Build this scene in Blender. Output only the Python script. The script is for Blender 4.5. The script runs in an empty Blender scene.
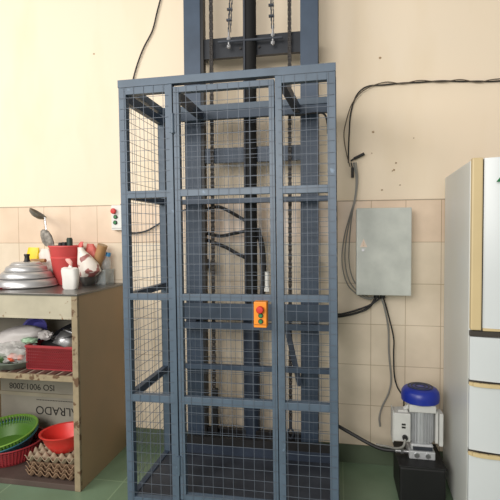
import bpy, bmesh, math, random
from mathutils import Vector, Matrix, noise
random.seed(7)
C = bpy.context.scene.collection
PI = math.pi

# ------------------------------------------------------------------ camera
cam_d = bpy.data.cameras.new('camera')
cam = bpy.data.objects.new('camera', cam_d); C.objects.link(cam)
F = Vector((-0.18705958, 0.98175533, -0.03413478))
R = Vector((0.98234828, 0.1869731, -0.00573642))
U = Vector((-0.00075052, 0.0346053, 0.99940078))
m = Matrix.Identity(4)
for i in range(3):
    m[i][0] = R[i]; m[i][1] = U[i]; m[i][2] = -F[i]
m.translation = (1.0039, -2.85675, 1.4155)
cam.matrix_world = m
cam_d.sensor_width = 36; cam_d.lens = 36 * 456.376 / 500; cam_d.clip_start = .02
bpy.context.scene.camera = cam

# ------------------------------------------------------------------ light
def srgb(c):
    return tuple(((x / 255 + .055) / 1.055) ** 2.4 if x > 10 else x / 255 / 12.92 for x in c) + (1,)
w = bpy.data.worlds.new('world'); bpy.context.scene.world = w; w.use_nodes = True
w.node_tree.nodes['Background'].inputs[0].default_value = (1.0, .96, .9, 1)
w.node_tree.nodes['Background'].inputs[1].default_value = .42
def area(name, loc, target, sx, sy, power, col):
    d = bpy.data.lights.new(name, 'AREA'); d.shape = 'RECTANGLE'; d.size = sx; d.size_y = sy
    d.energy = power; d.color = col
    o = bpy.data.objects.new(name, d); C.objects.link(o); o.location = loc
    o.rotation_euler = (Vector(target) - Vector(loc)).to_track_quat('-Z', 'Y').to_euler()
    return o
area('window_light', (-2.3, -2.7, 2.75), (.1, 0, 1.6), 1.8, 1.5, 72, (1, .97, .92))
area('door_light', (-.1, -4.6, 2.25), (.6, 0, 1.35), 2.2, 1.6, 118, (1, .97, .93))
vs = bpy.context.scene.view_settings
bpy.context.scene.display_settings.display_device = 'sRGB'
vs.view_transform = 'Standard'; vs.look = 'None'; vs.exposure = 0.0; vs.gamma = 1; vs.use_curve_mapping = False

# ------------------------------------------------------------------ materials
def M(name, c, rough=.5, metal=0.0, var=.1, scale=8, bump=0.0, c2=None, spots=None, alpha=1.0, coat=0.0):
    mt = bpy.data.materials.new(name); mt.use_nodes = True
    nt = mt.node_tree; n = nt.nodes; l = nt.links; b = n['Principled BSDF']
    tc = n.new('ShaderNodeTexCoord'); nz = n.new('ShaderNodeTexNoise')
    nz.inputs['Scale'].default_value = scale; nz.inputs['Detail'].default_value = 6
    l.new(tc.outputs['Object'], nz.inputs['Vector'])
    rp = n.new('ShaderNodeValToRGB'); l.new(nz.outputs['Fac'], rp.inputs[0])
    a = srgb(c); z = srgb(c2) if c2 else a
    rp.color_ramp.elements[0].position = .3; rp.color_ramp.elements[1].position = .7
    rp.color_ramp.elements[0].color = tuple(x * (1 - var) for x in a[:3]) + (1,)
    rp.color_ramp.elements[1].color = tuple(min(1, x * (1 + var)) for x in z[:3]) + (1,)
    out = rp.outputs[0]
    if spots:       # (colour, threshold, scale): worn patches
        n2 = n.new('ShaderNodeTexNoise'); n2.inputs['Scale'].default_value = spots[2]; n2.inputs['Detail'].default_value = 5
        l.new(tc.outputs['Object'], n2.inputs['Vector'])
        r2 = n.new('ShaderNodeValToRGB'); l.new(n2.outputs['Fac'], r2.inputs[0])
        r2.color_ramp.elements[0].position = spots[1]; r2.color_ramp.elements[1].position = min(1, spots[1] + .06)
        mx = n.new('ShaderNodeMix'); mx.data_type = 'RGBA'
        l.new(r2.outputs[0], mx.inputs[0]); l.new(out, mx.inputs[6]); mx.inputs[7].default_value = srgb(spots[0])
        out = mx.outputs[2]
    l.new(out, b.inputs['Base Color'])
    b.inputs['Roughness'].default_value = rough; b.inputs['Metallic'].default_value = metal
    b.inputs['Alpha'].default_value = alpha; b.inputs['Coat Weight'].default_value = coat
    if bump:
        bp = n.new('ShaderNodeBump'); bp.inputs['Strength'].default_value = bump; bp.inputs['Distance'].default_value = .01
        l.new(nz.outputs['Fac'], bp.inputs['Height']); l.new(bp.outputs[0], b.inputs['Normal'])
    return mt

blue = M('blue_paint', (80, 95, 111), .42, 0, .10, 14, .02, spots=((112, 130, 150), .70, 22))
blue_dk = M('blue_paint_shaded', (60, 74, 92), .48, 0, .14, 9)  # same blue with the shade inside the cage mixed in; mast shares it
navy = M('navy_beam', (42, 52, 68), .5, 0, .12, 9)
wire = M('wire', (92, 100, 112), .5, .1, .1, 20)
black = M('black_rubber', (24, 23, 24), .5, 0, .2, 20)
blackgloss = M('black_paint', (12, 12, 14), .55, 0, .2, 8)
chain_m = M('chain_steel', (58, 54, 52), .5, .4, .3, 60)
steel = M('steel', (190, 190, 192), .3, .9, .1, 20)
steel_dk = M('dark_steel', (52, 56, 66), .5, .2, .3, 6, .05, c2=(60, 64, 72))
alu = M('aluminium', (196, 196, 197), .42, .7, .08, 12)
tabletop_m = M('table_sheet', (104, 102, 98), .3, .5, .22, 6)
cream_cab = M('cabinet_cream', (176, 168, 148), .6, 0, .12, 7, .05, spots=((120, 84, 52), .66, 30))
rusty = M('cabinet_edge', (150, 134, 108), .65, 0, .18, 14, .05, spots=((100, 74, 52), .55, 22))
brown = M('cabinet_plywood', (186, 160, 126), .6, 0, .24, 4, .03, c2=(158, 132, 102))
dkbrown = M('dark_board', (86, 72, 66), .6, 0, .2, 6)
card = M('grey_board', (164, 159, 146), .7, 0, .12, 5)
ink = M('dark_ink', (42, 40, 38), .7)
red_pl = M('red_plastic', (212, 82, 80), .5, 0, .06, 10)
redbright = M('bright_red_plastic', (222, 58, 52), .38, 0, .05, 10)
crimson = M('crimson_plastic', (158, 50, 56), .45, 0, .1, 12)
green_pl = M('green_plastic', (82, 124, 48), .4, 0, .08, 10)
teal_pl = M('teal_plastic', (74, 132, 150), .4, 0, .08, 10)
white_pl = M('white_plastic', (226, 224, 218), .45, 0, .05, 12)
pinkpl = M('pink_plastic', (228, 170, 160), .5, 0, .1, 12)
yellow_pl = M('yellow_plastic', (238, 204, 30), .4, 0, .06, 10)
tan_m = M('tan_plastic', (206, 170, 104), .5, 0, .1, 10)
purple = M('purple_plastic', (110, 106, 200), .4, 0, .08, 10)
orange_m = M('orange_plastic', (240, 142, 26), .45, 0, .05, 10)
red_btn = M('red_button', (204, 44, 36), .4)
green_btn = M('green_button', (36, 120, 62), .4)
pulp = M('egg_pulp', (160, 144, 122), .9, 0, .14, 20, .3)
pulp2 = M('egg_pulp_brown', (148, 120, 96), .9, 0, .18, 20, .3)
wood = M('wood', (168, 128, 86), .6, 0, .15, 10)
slat_m = M('slat_wood', (90, 62, 54), .6, 0, .2, 10)
ebox_m = M('grey_enamel', (184, 188, 182), .42, 0, .07, 9, .02, c2=(196, 199, 192))
greycable = M('grey_cable', (142, 140, 134), .5)
motor_m = M('motor_silver', (196, 198, 200), .42, .25, .08, 14)
motor_w = M('motor_pale', (208, 208, 204), .5)
capblue = M('cap_blue', (28, 48, 150), .35, 0, .08, 10)
fr_white = M('fridge_white', (208, 212, 214), .28, 0, .02, 6)
fr_side = M('fridge_side', (226, 228, 226), .38, 0, .08, 4, c2=(210, 210, 204))
fr_tan = M('fridge_tan', (208, 186, 142), .45, 0, .05, 5)
fr_dark = M('fridge_gap', (62, 56, 50), .5)
green_mark = M('green_mark', (20, 116, 66), .5)
veg_r = M('vegetable_red', (214, 92, 62), .5, 0, .15, 20)
veg_g = M('vegetable_green', (70, 96, 56), .6, 0, .25, 24)
clearbag = M('clear_film', (222, 220, 216), .25, 0, .05, 20, .3, alpha=.42)
clearpl = M('clear_plastic', (214, 222, 222), .18, 0, .05, 20, alpha=.28)
bundle_m = M('frosted_film', (202, 196, 194), .38, 0, .1, 9, .2)
tin = M('enamel_tin', (122, 132, 122), .45, .2, .15, 8)

def print_bag_material():
    mt = M('printed_bag', (228, 220, 210), .4, 0, .05, 12, .1)
    nt = mt.node_tree; n = nt.nodes; l = nt.links; b = n['Principled BSDF']
    base = b.inputs['Base Color'].links[0].from_socket
    tc = n.new('ShaderNodeTexCoord'); nz = n.new('ShaderNodeTexNoise'); nz.inputs['Scale'].default_value = 15; nz.inputs['Detail'].default_value = 2
    l.new(tc.outputs['Object'], nz.inputs['Vector'])
    rp = n.new('ShaderNodeValToRGB'); l.new(nz.outputs['Fac'], rp.inputs[0])
    rp.color_ramp.elements[0].position = .53; rp.color_ramp.elements[1].position = .57
    mx = n.new('ShaderNodeMix'); mx.data_type = 'RGBA'
    l.new(rp.outputs[0], mx.inputs[0]); l.new(base, mx.inputs[6]); mx.inputs[7].default_value = srgb((150, 92, 88))
    l.new(mx.outputs[2], b.inputs['Base Color'])
    return mt
printed = print_bag_material()

def plaster():
    mt = M('cream_plaster', (239, 223, 200), .75, 0, .03, 1.3, .03, c2=(237, 219, 194))
    nt = mt.node_tree; n = nt.nodes; l = nt.links; b = n['Principled BSDF']
    base = b.inputs['Base Color'].links[0].from_socket
    tc = n.new('ShaderNodeTexCoord'); nz = n.new('ShaderNodeTexNoise'); nz.inputs['Scale'].default_value = 3.2; nz.inputs['Detail'].default_value = 8
    mp = n.new('ShaderNodeMapping'); mp.inputs['Scale'].default_value = (1, 1, .35); l.new(tc.outputs['Object'], mp.inputs[0]); l.new(mp.outputs[0], nz.inputs['Vector'])
    rp = n.new('ShaderNodeValToRGB'); l.new(nz.outputs['Fac'], rp.inputs[0])
    rp.color_ramp.elements[0].position = .5; rp.color_ramp.elements[1].position = .8
    rp.color_ramp.elements[1].color = (.4, .4, .4, 1)
    mx = n.new('ShaderNodeMix'); mx.data_type = 'RGBA'
    l.new(rp.outputs[0], mx.inputs[0]); l.new(base, mx.inputs[6]); mx.inputs[7].default_value = srgb((222, 198, 158))
    l.new(mx.outputs[2], b.inputs['Base Color'])
    return mt

def tiles(name, c1, c2, grout, sx, sz, ox, oz, axes, rough=.25, mort=.0022, top=None):
    mt = bpy.data.materials.new(name); mt.use_nodes = True
    nt = mt.node_tree; n = nt.nodes; l = nt.links; b = n['Principled BSDF']
    tc = n.new('ShaderNodeTexCoord'); sp = n.new('ShaderNodeSeparateXYZ'); l.new(tc.outputs['Object'], sp.inputs[0])
    cb = n.new('ShaderNodeCombineXYZ')
    l.new(sp.outputs[axes[0]], cb.inputs[0]); l.new(sp.outputs[axes[1]], cb.inputs[1])
    mp = n.new('ShaderNodeMapping'); mp.inputs['Location'].default_value = (-ox, -oz, 0); l.new(cb.outputs[0], mp.inputs[0])
    bt = n.new('ShaderNodeTexBrick'); bt.offset = 0; l.new(mp.outputs[0], bt.inputs['Vector'])
    bt.inputs['Scale'].default_value = 1; bt.inputs['Brick Width'].default_value = sx; bt.inputs['Row Height'].default_value = sz
    bt.inputs['Mortar Size'].default_value = mort; bt.inputs['Mortar Smooth'].default_value = .3
    bt.inputs['Color1'].default_value = srgb(c1); bt.inputs['Color2'].default_value = srgb(c2); bt.inputs['Mortar'].default_value = srgb(grout)
    nz = n.new('ShaderNodeTexNoise'); nz.inputs['Scale'].default_value = 4; nz.inputs['Detail'].default_value = 6; l.new(tc.outputs['Object'], nz.inputs['Vector'])
    rp = n.new('ShaderNodeValToRGB'); l.new(nz.outputs['Fac'], rp.inputs[0])
    rp.color_ramp.elements[0].position = .3; rp.color_ramp.elements[1].position = .7
    rp.color_ramp.elements[0].color = (.86, .84, .8, 1); rp.color_ramp.elements[1].color = (1.04, 1.03, 1.02, 1)
    col = bt.outputs['Color']
    if top:      # first row of pinker tiles: (height, colour)
        gt = n.new('ShaderNodeMath'); gt.operation = 'GREATER_THAN'; gt.inputs[1].default_value = top[0]; l.new(sp.outputs[axes[1]], gt.inputs[0])
        m1 = n.new('ShaderNodeMix'); m1.data_type = 'RGBA'; m1.blend_type = 'MULTIPLY'
        l.new(gt.outputs[0], m1.inputs[0]); l.new(col, m1.inputs[6]); m1.inputs[7].default_value = top[1] + (1,)
        col = m1.outputs[2]
    mx = n.new('ShaderNodeMix'); mx.data_type = 'RGBA'; mx.blend_type = 'MULTIPLY'; mx.inputs[0].default_value = 1
    l.new(col, mx.inputs[6]); l.new(rp.outputs[0], mx.inputs[7]); l.new(mx.outputs[2], b.inputs['Base Color'])
    b.inputs['Roughness'].default_value = rough
    bp = n.new('ShaderNodeBump'); bp.invert = True; bp.inputs['Strength'].default_value = .3; bp.inputs['Distance'].default_value = .003
    l.new(bt.outputs['Fac'], bp.inputs['Height']); l.new(bp.outputs[0], b.inputs['Normal'])
    return mt

# ------------------------------------------------------------------ mesh builder
class MB:
    def __init__(s): s.bm = bmesh.new()
    def box(s, x0, x1, y0, y1, z0, z1, bev=0.0, mat=None):
        r = bmesh.ops.create_cube(s.bm, size=1)
        vs_ = r['verts']
        for v in vs_:
            v.co = Vector(((x0 + x1) / 2 + v.co.x * (x1 - x0), (y0 + y1) / 2 + v.co.y * (y1 - y0), (z0 + z1) / 2 + v.co.z * (z1 - z0)))
            if mat: v.co = mat @ v.co
        if bev:
            es = {e for v in vs_ for e in v.link_edges}
            bmesh.ops.bevel(s.bm, geom=list(es), offset=bev, segments=2, affect='EDGES', profile=.6)
        return s
    def bar(s, a, b, w_, h_, up=(0, 0, 1)):
        a = Vector(a); b = Vector(b); d = (b - a); L = d.length; d.normalize()
        x = d.cross(Vector(up)); x.normalize(); u = x.cross(d)
        M4 = Matrix((x, d, u)).transposed().to_4x4(); M4.translation = (a + b) / 2
        return s.box(-w_ / 2, w_ / 2, -L / 2, L / 2, -h_ / 2, h_ / 2, 0, M4)
    def cyl(s, a, b, r, r2=None, n=16, bev=0):
        a = Vector(a); b = Vector(b); d = b - a
        q = d.to_track_quat('Z', 'Y').to_matrix().to_4x4(); q.translation = (a + b) / 2
        bmesh.ops.create_cone(s.bm, cap_ends=True, segments=n, radius1=r, radius2=r if r2 is None else r2, depth=d.length, matrix=q)
        return s
    def tube(s, pts, r, n=8, sub=6, smooth=True):
        P = [Vector(p) for p in pts]
        if smooth and len(P) > 2:
            Q = []
            E = [P[0] * 2 - P[1]] + P + [P[-1] * 2 - P[-2]]
            for i in range(1, len(E) - 2):
                for k in range(sub):
                    t = k / sub
                    p0, p1, p2, p3 = E[i - 1], E[i], E[i + 1], E[i + 2]
                    Q.append(.5 * ((2 * p1) + (-p0 + p2) * t + (2 * p0 - 5 * p1 + 4 * p2 - p3) * t * t + (-p0 + 3 * p1 - 3 * p2 + p3) * t ** 3))
            Q.append(P[-1]); P = Q
        rings = []; nrm = None
        for i, p in enumerate(P):
            d = (P[min(i + 1, len(P) - 1)] - P[max(i - 1, 0)]).normalized()
            if nrm is None:
                nrm = d.orthogonal().normalized()
            nrm = (nrm - d * nrm.dot(d)).normalized(); bn = d.cross(nrm)
            rings.append([s.bm.verts.new(p + (nrm * math.cos(2 * PI * k / n) + bn * math.sin(2 * PI * k / n)) * r) for k in range(n)])
        for a, b in zip(rings, rings[1:]):
            for k in range(n):
                s.bm.faces.new((a[k], a[(k + 1) % n], b[(k + 1) % n], b[k]))
        s.bm.faces.new(rings[0][::-1]); s.bm.faces.new(rings[-1])
        return s
    def lathe(s, prof, c=(0, 0, 0), n=32, mat=None, closed=False):
        c = Vector(c); rings = []
        for r, z in prof:
            if r < 1e-5:
                co = Vector((0, 0, z)); co = mat @ co if mat else co
                rings.append([s.bm.verts.new(co + c)])
            else:
                ring = []
                for k in range(n):
                    co = Vector((r * math.cos(2 * PI * k / n), r * math.sin(2 * PI * k / n), z)); co = mat @ co if mat else co
                    ring.append(s.bm.verts.new(co + c))
                rings.append(ring)
        pr = list(zip(rings, rings[1:])) + ([(rings[-1], rings[0])] if closed else [])
        for a, b in pr:
            for k in range(n):
                if len(a) == 1 and len(b) == 1: continue
                if len(a) == 1: s.bm.faces.new((a[0], b[k], b[(k + 1) % n]))
                elif len(b) == 1: s.bm.faces.new((a[k], a[(k + 1) % n], b[0]))
                else: s.bm.faces.new((a[k], a[(k + 1) % n], b[(k + 1) % n], b[k]))
        return s
    def loft(s, rings, n=24, ex=2.0, amp=0.0, fr=18, seed=0.0):
        # rings: (cx, cy, cz, rx, ry)
        L = []
        for (cx, cy, cz, rx, ry) in rings:
            ring = []
            for k in range(n):
                a = 2 * PI * k / n; ca, sa = math.cos(a), math.sin(a)
                co = Vector((cx + rx * math.copysign(abs(ca) ** (2 / ex), ca), cy + ry * math.copysign(abs(sa) ** (2 / ex), sa), cz))
                if amp:
                    d = noise.noise(co * fr + Vector((seed, 0, 0))) * amp
                    co += Vector((ca * d, sa * d, d * .5))
                ring.append(s.bm.verts.new(co))
            L.append(ring)
        for a, b in zip(L, L[1:]):
            for k in range(n): s.bm.faces.new((a[k], a[(k + 1) % n], b[(k + 1) % n], b[k]))
        s.bm.faces.new(L[0][::-1]); s.bm.faces.new(L[-1])
        return s
    def blob(s, c, r, amp=.1, fr=3, seed=0.0, sub=3, mat=None):
        k = bmesh.ops.create_icosphere(s.bm, subdivisions=sub, radius=1)
        for v in k['verts']:
            d = 1 + amp * noise.fractal(v.co * fr + Vector((seed, seed, 0)), .8, 2.0, 3)
            co = Vector((v.co.x * r[0], v.co.y * r[1], v.co.z * r[2])) * d
            if mat: co = mat @ co
            v.co = co + Vector(c)
        return s
    def build(s, name, mt, parent=None, origin=(0, 0, 0), smooth=False, thick=0.0):
        o3 = Vector(origin)
        bmesh.ops.recalc_face_normals(s.bm, faces=s.bm.faces[:])
        for v in s.bm.verts: v.co -= o3
        me = bpy.data.meshes.new(name); s.bm.to_mesh(me); s.bm.free()
        me.materials.append(mt)
        if smooth:
            for p in me.polygons: p.use_smooth = True
            try: me.set_sharp_from_angle(angle=math.radians(40))
            except Exception: pass
        o = bpy.data.objects.new(name, me); C.objects.link(o)
        if thick:
            md = o.modifiers.new('solid', 'SOLIDIFY'); md.thickness = thick; md.offset = 0
        if parent is not None: o.parent = parent
        else: o.location = o3
        return o

def tag(o, label, cat, group=None):
    o['label'] = label; o['category'] = cat
    if group: o['group'] = group
    return o
def thing(name, loc, label, cat, group=None):
    o = bpy.data.objects.new(name, None); C.objects.link(o); o.location = loc; o.empty_display_size = .05
    return tag(o, label, cat, group)
def struct(o): o['kind'] = 'structure'; return o
def lettering(name, body, size, mt, parent, M4, depth=.0006):
    cu = bpy.data.curves.new(name, 'FONT'); cu.body = body; cu.size = size; cu.align_x = 'CENTER'; cu.align_y = 'CENTER'; cu.extrude = depth; cu.offset = .004 if size > .084 else 0
    t = bpy.data.objects.new(name, cu); C.objects.link(t)
    bpy.context.view_layer.update()
    me = bpy.data.meshes.new_from_object(t.evaluated_get(bpy.context.evaluated_depsgraph_get()))
    bpy.data.objects.remove(t)
    me.transform(M4); me.materials.clear(); me.materials.append(mt)
    o = bpy.data.objects.new(name, me); C.objects.link(o); o.parent = parent
    return o

# ================================================================== the setting
plaster_m = plaster()
struct(MB().box(-3.2, 3.4, .0, .12, 0, 3.5).build('wall_back', plaster_m))
tile_m = tiles('wall_tiles', (236, 222, 202), (232, 217, 196), (188, 168, 142), .2, .25, -1.1927, .1141, (0, 2), top=(1.364, (1.0, .92, .89)))
struct(MB().box(-3.2, 3.4, -.008, .0, .114, 1.614).build('trim_1', tile_m))['label'] = 'beige wall tiles with a pinker top row'
struct(MB().box(-3.2, 3.4, -.010, .0, 1.614, 1.6185).build('trim_shadow_line', M('tile_edge_shadow', (170, 156, 136), .6)))  # shadow line along the tiles' top edge, built as a thin grey-brown strip
olive = M('olive_baseboard', (88, 100, 80), .4, 0, .12, 5)
struct(MB().box(-3.2, 3.4, -.012, .0, 0, .114).build('baseboard_back', olive))
floor_m = tiles('green_floor', (118, 142, 117), (112, 136, 111), (140, 164, 134), .62, .62, 1.04 - 6.2, -.466 - 6.2, (0, 1), rough=.32, mort=.004)
struct(MB().box(-3.2, 3.4, -5.2, .12, -.1, 0).build('floor', floor_m))
# old nail holes and specks in the plaster
for i, (x, z, r) in enumerate([(-.599, 2.632, .006), (1.256, 2.463, .008), (1.217, 2.027, .008), (1.35, 1.837, .006), (1.374, 1.705, .005), (1.27, 1.678, .006), (1.339, 1.796, .007), (1.33, 1.79, .004), (1.21, 1.9, .004), (1.45, 1.98, .004)]):
    o = MB().blob((x, -.001, z), (r, .003, r * .8), .3, 3, i, 2).build('wall_chip', brown, origin=(x, 0, z)); o['kind'] = 'structure'

# ================================================================== lift cage
OC = (.5076, -.58, 0)
cage = thing('lift_cage', (.517, -.58, 0), 'blue steel goods lift cage with wire mesh sides and hinged door, standing before mast', 'lift')
cage.rotation_euler = (0, -.0083, 0)
YF, YB = -.8375, -.32
def cp(mb, name, mt=blue, parent=None, **k): return mb.build(name, mt, parent or cage, OC, **k)
ZB, ZT = .10, 2.147
B = .0015
cp(MB().box(.0, .036, YF, YF + .036, .02, ZT - .035, B), 'post')
cp(MB().box(.969, 1.005, YF, YF + .036, .02, ZT - .035, B), 'post')
cp(MB().box(.0, .036, YB - .036, YB, .02, ZT - .035, B), 'post')
cp(MB().box(.969, 1.005, YB - .036, YB, .02, ZT - .035, B), 'post')
cp(MB().box(.230, .264, YF, YF + .036, .155, ZT - .035, B), 'door_jamb')
cp(MB().box(.742, .772, YF, YF + .036, .155, ZT - .035, B), 'door_jamb')
cp(MB().box(-.002, 1.007, YF - .003, YF + .036, ZT - .035, ZT, B), 'top_rail')
cp(MB().box(-.002, 1.007, YB - .036, YB + .002, ZT - .035, ZT, B), 'top_rail')
for x0 in (-.002, .971): cp(MB().box(x0, x0 + .036, YF + .036, YB - .036, ZT - .035, ZT, B), 'top_rail')
for x0, x1 in ((.036, .230), (.772, .969)):
    cp(MB().box(x0, x1, YF, YF + .034, 2.078, ZT - .035, B), 'rail')
    for z0, z1 in ((1.593, 1.627), (1.111, 1.142), (.622, .657)):
        cp(MB().box(x0, x1, YF, YF + .034, z0, z1, B), 'rail')
cp(MB().box(.036, .969, YF, YF + .034, ZB, .155, B), 'rail')
# sides: angle bars at the same heights
for x0 in (.002, .973):
    for z0, z1 in ((1.593, 1.627), (1.111, 1.142), (.622, .657), (ZB, .155), (2.05, 2.095)):
        cp(MB().box(x0, x0 + .03, YF + .036, YB - .036, z0, z1, B), 'rail', blue_dk)
# back
for z0, z1 in ((2.066, 2.112), (1.592, 1.620), (.880, .914), (.643, .670)):
    cp(MB().box(.036, .969, YB - .03, YB, z0, z1, B), 'rail', blue_dk)
cp(MB().box(.036, .969, YB - .03, YB, ZB, .205, B), 'rail', navy)
bp_ = cp(MB().box(.036, .969, YB - .012, YB, .928, 1.022, B), 'back_plate', blue_dk)
for x, x2 in ((.254, .254), (.772, .80)):
    cp(MB().bar((x, YF + .034, 2.09), (x2, YB - .03, 2.09), .034, .04), 'roof_bar', navy)
cp(MB().box(.012, .993, YF + .034, YB - .03, .128, .15).box(.3, .7, YF + .036, YB - .04, .1501, .1515), 'floor_plate', steel_dk)
cp(MB().box(.04, .965, YB - .036, YB - .012, .208, .25), 'buffer_strip', black)
# wire meshes: every wire a thin bar, a little uneven
def mesh_panel(u0, u1, z0, z1, fixed, axis, pu=.0487, pz=.0495, r=.0012, off=0.0):
    mb = MB(); nu = int((u1 - u0) / pu); nz_ = int((z1 - z0) / pz)
    def pt(u, z, d): return (u, fixed + d, z) if axis == 'x' else (fixed + d, u, z)
    for i in range(nu + 1):
        u = u0 + (u1 - u0 - nu * pu) / 2 + i * pu + random.uniform(-.0012, .0012)
        b = random.uniform(-.003, .003)
        mb.tube([pt(u, z0, 0), pt(u + b, (z0 + z1) / 2, 0), pt(u + b * .3, z1, 0)], r, 4, 3)
    for j in range(nz_ + 1):
        z = z0 + (z1 - z0 - nz_ * pz) / 2 + j * pz + random.uniform(-.001, .001)
        b = random.uniform(-.003, .002)
        mb.tube([pt(u0, z, -r), pt((u0 + u1) / 2, z + b, -r), pt(u1, z, -r)], r, 4, 3)
    return mb
cp(mesh_panel(.006, .246, .125, 2.118, YF - .0016, 'x'), 'wire_mesh', wire)
cp(mesh_panel(.756, .999, .125, 2.118, YF - .0016, 'x'), 'wire_mesh', wire)
cp(mesh_panel(YF + .02, YB - .02, .125, 2.1, .0, 'y'), 'wire_mesh', wire)
cp(mesh_panel(YF + .02, YB - .02, .125, 2.1, 1.007, 'y'), 'wire_mesh', wire)
cp(mesh_panel(.03, .975, .21, 2.1, YB + .002, 'x'), 'wire_mesh', wire)
# door: frame, mesh, two hinges
dm = MB()
dm.box(.270, .297, YF, YF + .03, .165, 2.098, B).box(.714, .738, YF, YF + .03, .165, 2.098, B)
for z0, z1 in ((2.070, 2.098), (1.595, 1.627), (1.111, 1.142), (.622, .658), (.165, .19)):
    dm.box(.297, .714, YF, YF + .028, z0, z1, B)
door = cp(dm, 'door')
cp(mesh_panel(.272, .736, .168, 2.095, YF - .0016, 'x'), 'wire_mesh', wire, door)
for z in (.33, 1.93):
    cp(MB().cyl((.267, YF - .006, z - .045), (.267, YF - .006, z + .045), .0075, n=12).box(.25, .284, YF - .004, YF + .001, z - .04, z + .04), 'hinge', blue, door)
# slides that hold the cage on its mast, and a stay
for x in (.165, .852):
    for z in (.98, .9):
        cp(MB().box(x - .03, x + .03, YB, -.256, z - .035, z + .03, .002), 'slide_bracket', navy)
cp(MB().bar((.725, YB + .016, .885), (.795, YB + .016, .56), .03, .012, (0, 1, 0)), 'stay', navy)
for x in (.05, .92):
    for y in (YF + .05, YB - .12): cp(MB().box(x, x + .04, y, y + .07, .0, .128), 'foot', black)

# ================================================================== mast
OM = (.51, -.2, 0)
mast = thing('lift_mast', OM, 'tall blue steel lift mast with hydraulic ram and chains against the back wall', 'lift mast')
def mp_(mb, name, mt=blue_dk, parent=None, **k): return mb.build(name, mt, parent or mast, OM, **k)
YM = -.25
for x0, x1, o in ((.117, .217, 1), (.801, .899, -1)):
    c_ = MB().box(x0, x1, YM, YM + .012, 0, 3.1, .001)
    c_.box(x0, x1, YM + .1, YM + .112, 0, 3.1, .001)
    xw = x1 - .012 if o > 0 else x0
    c_.box(xw, xw + .012, YM + .012, YM + .1, 0, 3.1)
    ch = mp_(c_, 'channel', blue_dk)
    if o > 0: mp_(MB().box(x1, x1 + .018, YM + .004, YM + .055, 0, 3.1), 'shaded_side_strip', black, ch)  # channel's inner side: its shade built as a black strip
for z0, z1, mt in ((2.447, 2.562, M('dark_beam', (28, 33, 42), .5, 0, .12, 9)), (1.838, 1.925, blue_dk), (.14, .25, black)):
    mp_(MB().box(.217, .801, YM + .02, YM + .05, z0, z1, .001), 'cross_beam', mt)
for x0, x1 in ((.14, .2), (.815, .88)):
    for z in (1.2, 2.5):
        mp_(MB().box(x0, x1, YM + .112, -.03, z, z + .06), 'tie_bracket', navy)
cylm = mp_(MB().cyl((.502, -.19, .0), (.502, -.19, .93), .05, n=28).cyl((.502, -.19, .93), (.502, -.19, .955), .056, n=28), 'hydraulic_ram', navy, smooth=True)
mp_(MB().cyl((.512, -.25, .955), (.512, -.25, 3.1), .038, n=24).cyl((.512, -.25, .93), (.512, -.25, .955), .02), 'ram_rod', M('ram_black', (9, 9, 10), .8), cylm, smooth=True)
mp_(MB().cyl((.488, -.285, .955), (.488, -.285, 3.1), .006, n=10), 'hydraulic_pipe', steel_dk, cylm, smooth=True)
mp_(MB().box(.10, .92, YM - .01, -.03, .0, .02), 'base_plate', navy)
def lift_chain(x, y, z0, z1, end):
    mb = MB(); p = .0254; z = z0; k = 0
    while z < z1:
        wd = .0065 if k % 2 else .0085
        for s_ in (-1, 1):
            mb.box(x + s_ * wd - .0016, x + s_ * wd + .0016, y - .007, y + .007, z - .005, z + p + .005)
        mb.cyl((x - .0075, y, z), (x + .0075, y, z), .0085, n=8).box(x - .005, x + .005, y - .004, y + .004, z, z + p)
        z += p; k += 1
    c = mp_(mb, 'lift_chain', chain_m)
    if end:
        mp_(MB().box(x - .009, x + .009, y - .008, y + .008, z0 - .07, z0 - .003).tube([(x, y, z0 - .06), (x - .018, y, z0 - .09), (x, y, z0 - .125), (x + .018, y, z0 - .09), (x, y, z0 - .06)], .006), 'chain_hook', steel_dk, c)
    return c
lift_chain(.288, -.262, .27, 3.05, False)
lift_chain(.742, -.262, .36, 3.05, True)
mp_(MB().box(.272, .308, -.275, -.238, .02, .50, .003), 'chain_guard', blackgloss)
mp_(MB().cyl((.335, -.285, 2.516), (.705, -.285, 2.512), .0075, n=10), 'anchor_rod', steel_dk)
for x in (.455, .565): mp_(MB().cyl((x, -.23, 2.49), (x, -.242, 2.49), .007, n=6), 'bolt', chain_m)
for x, dx in ((.398, .012), (.651, -.004)):
    mb = MB(); z = 2.57; k = 0
    while z < 3.0:
        wd = .005 if k % 2 else .007
        px = x + dx * (z - 2.5) / .2
        for s_ in (-1, 1): mb.box(px + s_ * wd - .0016, px + s_ * wd + .0016, -.291, -.278, z - .003, z + .022)
        z += .0195; k += 1
    an = mp_(mb, 'anchor_chain', steel_dk)
    mp_(MB().cyl((x, -.285, 2.475), (x, -.285, 2.58), .0055, n=10), 'threaded_bolt', steel, an)
    for z in (2.478, 2.522): mp_(MB().cyl((x, -.285, z), (x, -.285, z + .016), .0115, n=6), 'nut', steel, an)
    for z in (2.63, 2.69):
        px = x + dx * (z - 2.5) / .2 - .006
        mp_(MB().box(px - .014, px + .016, -.293, -.276, z, z + .01).cyl((px, -.285, z - .02), (px, -.285, z + .04), .004), 'clamp', steel_dk, an)

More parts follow.
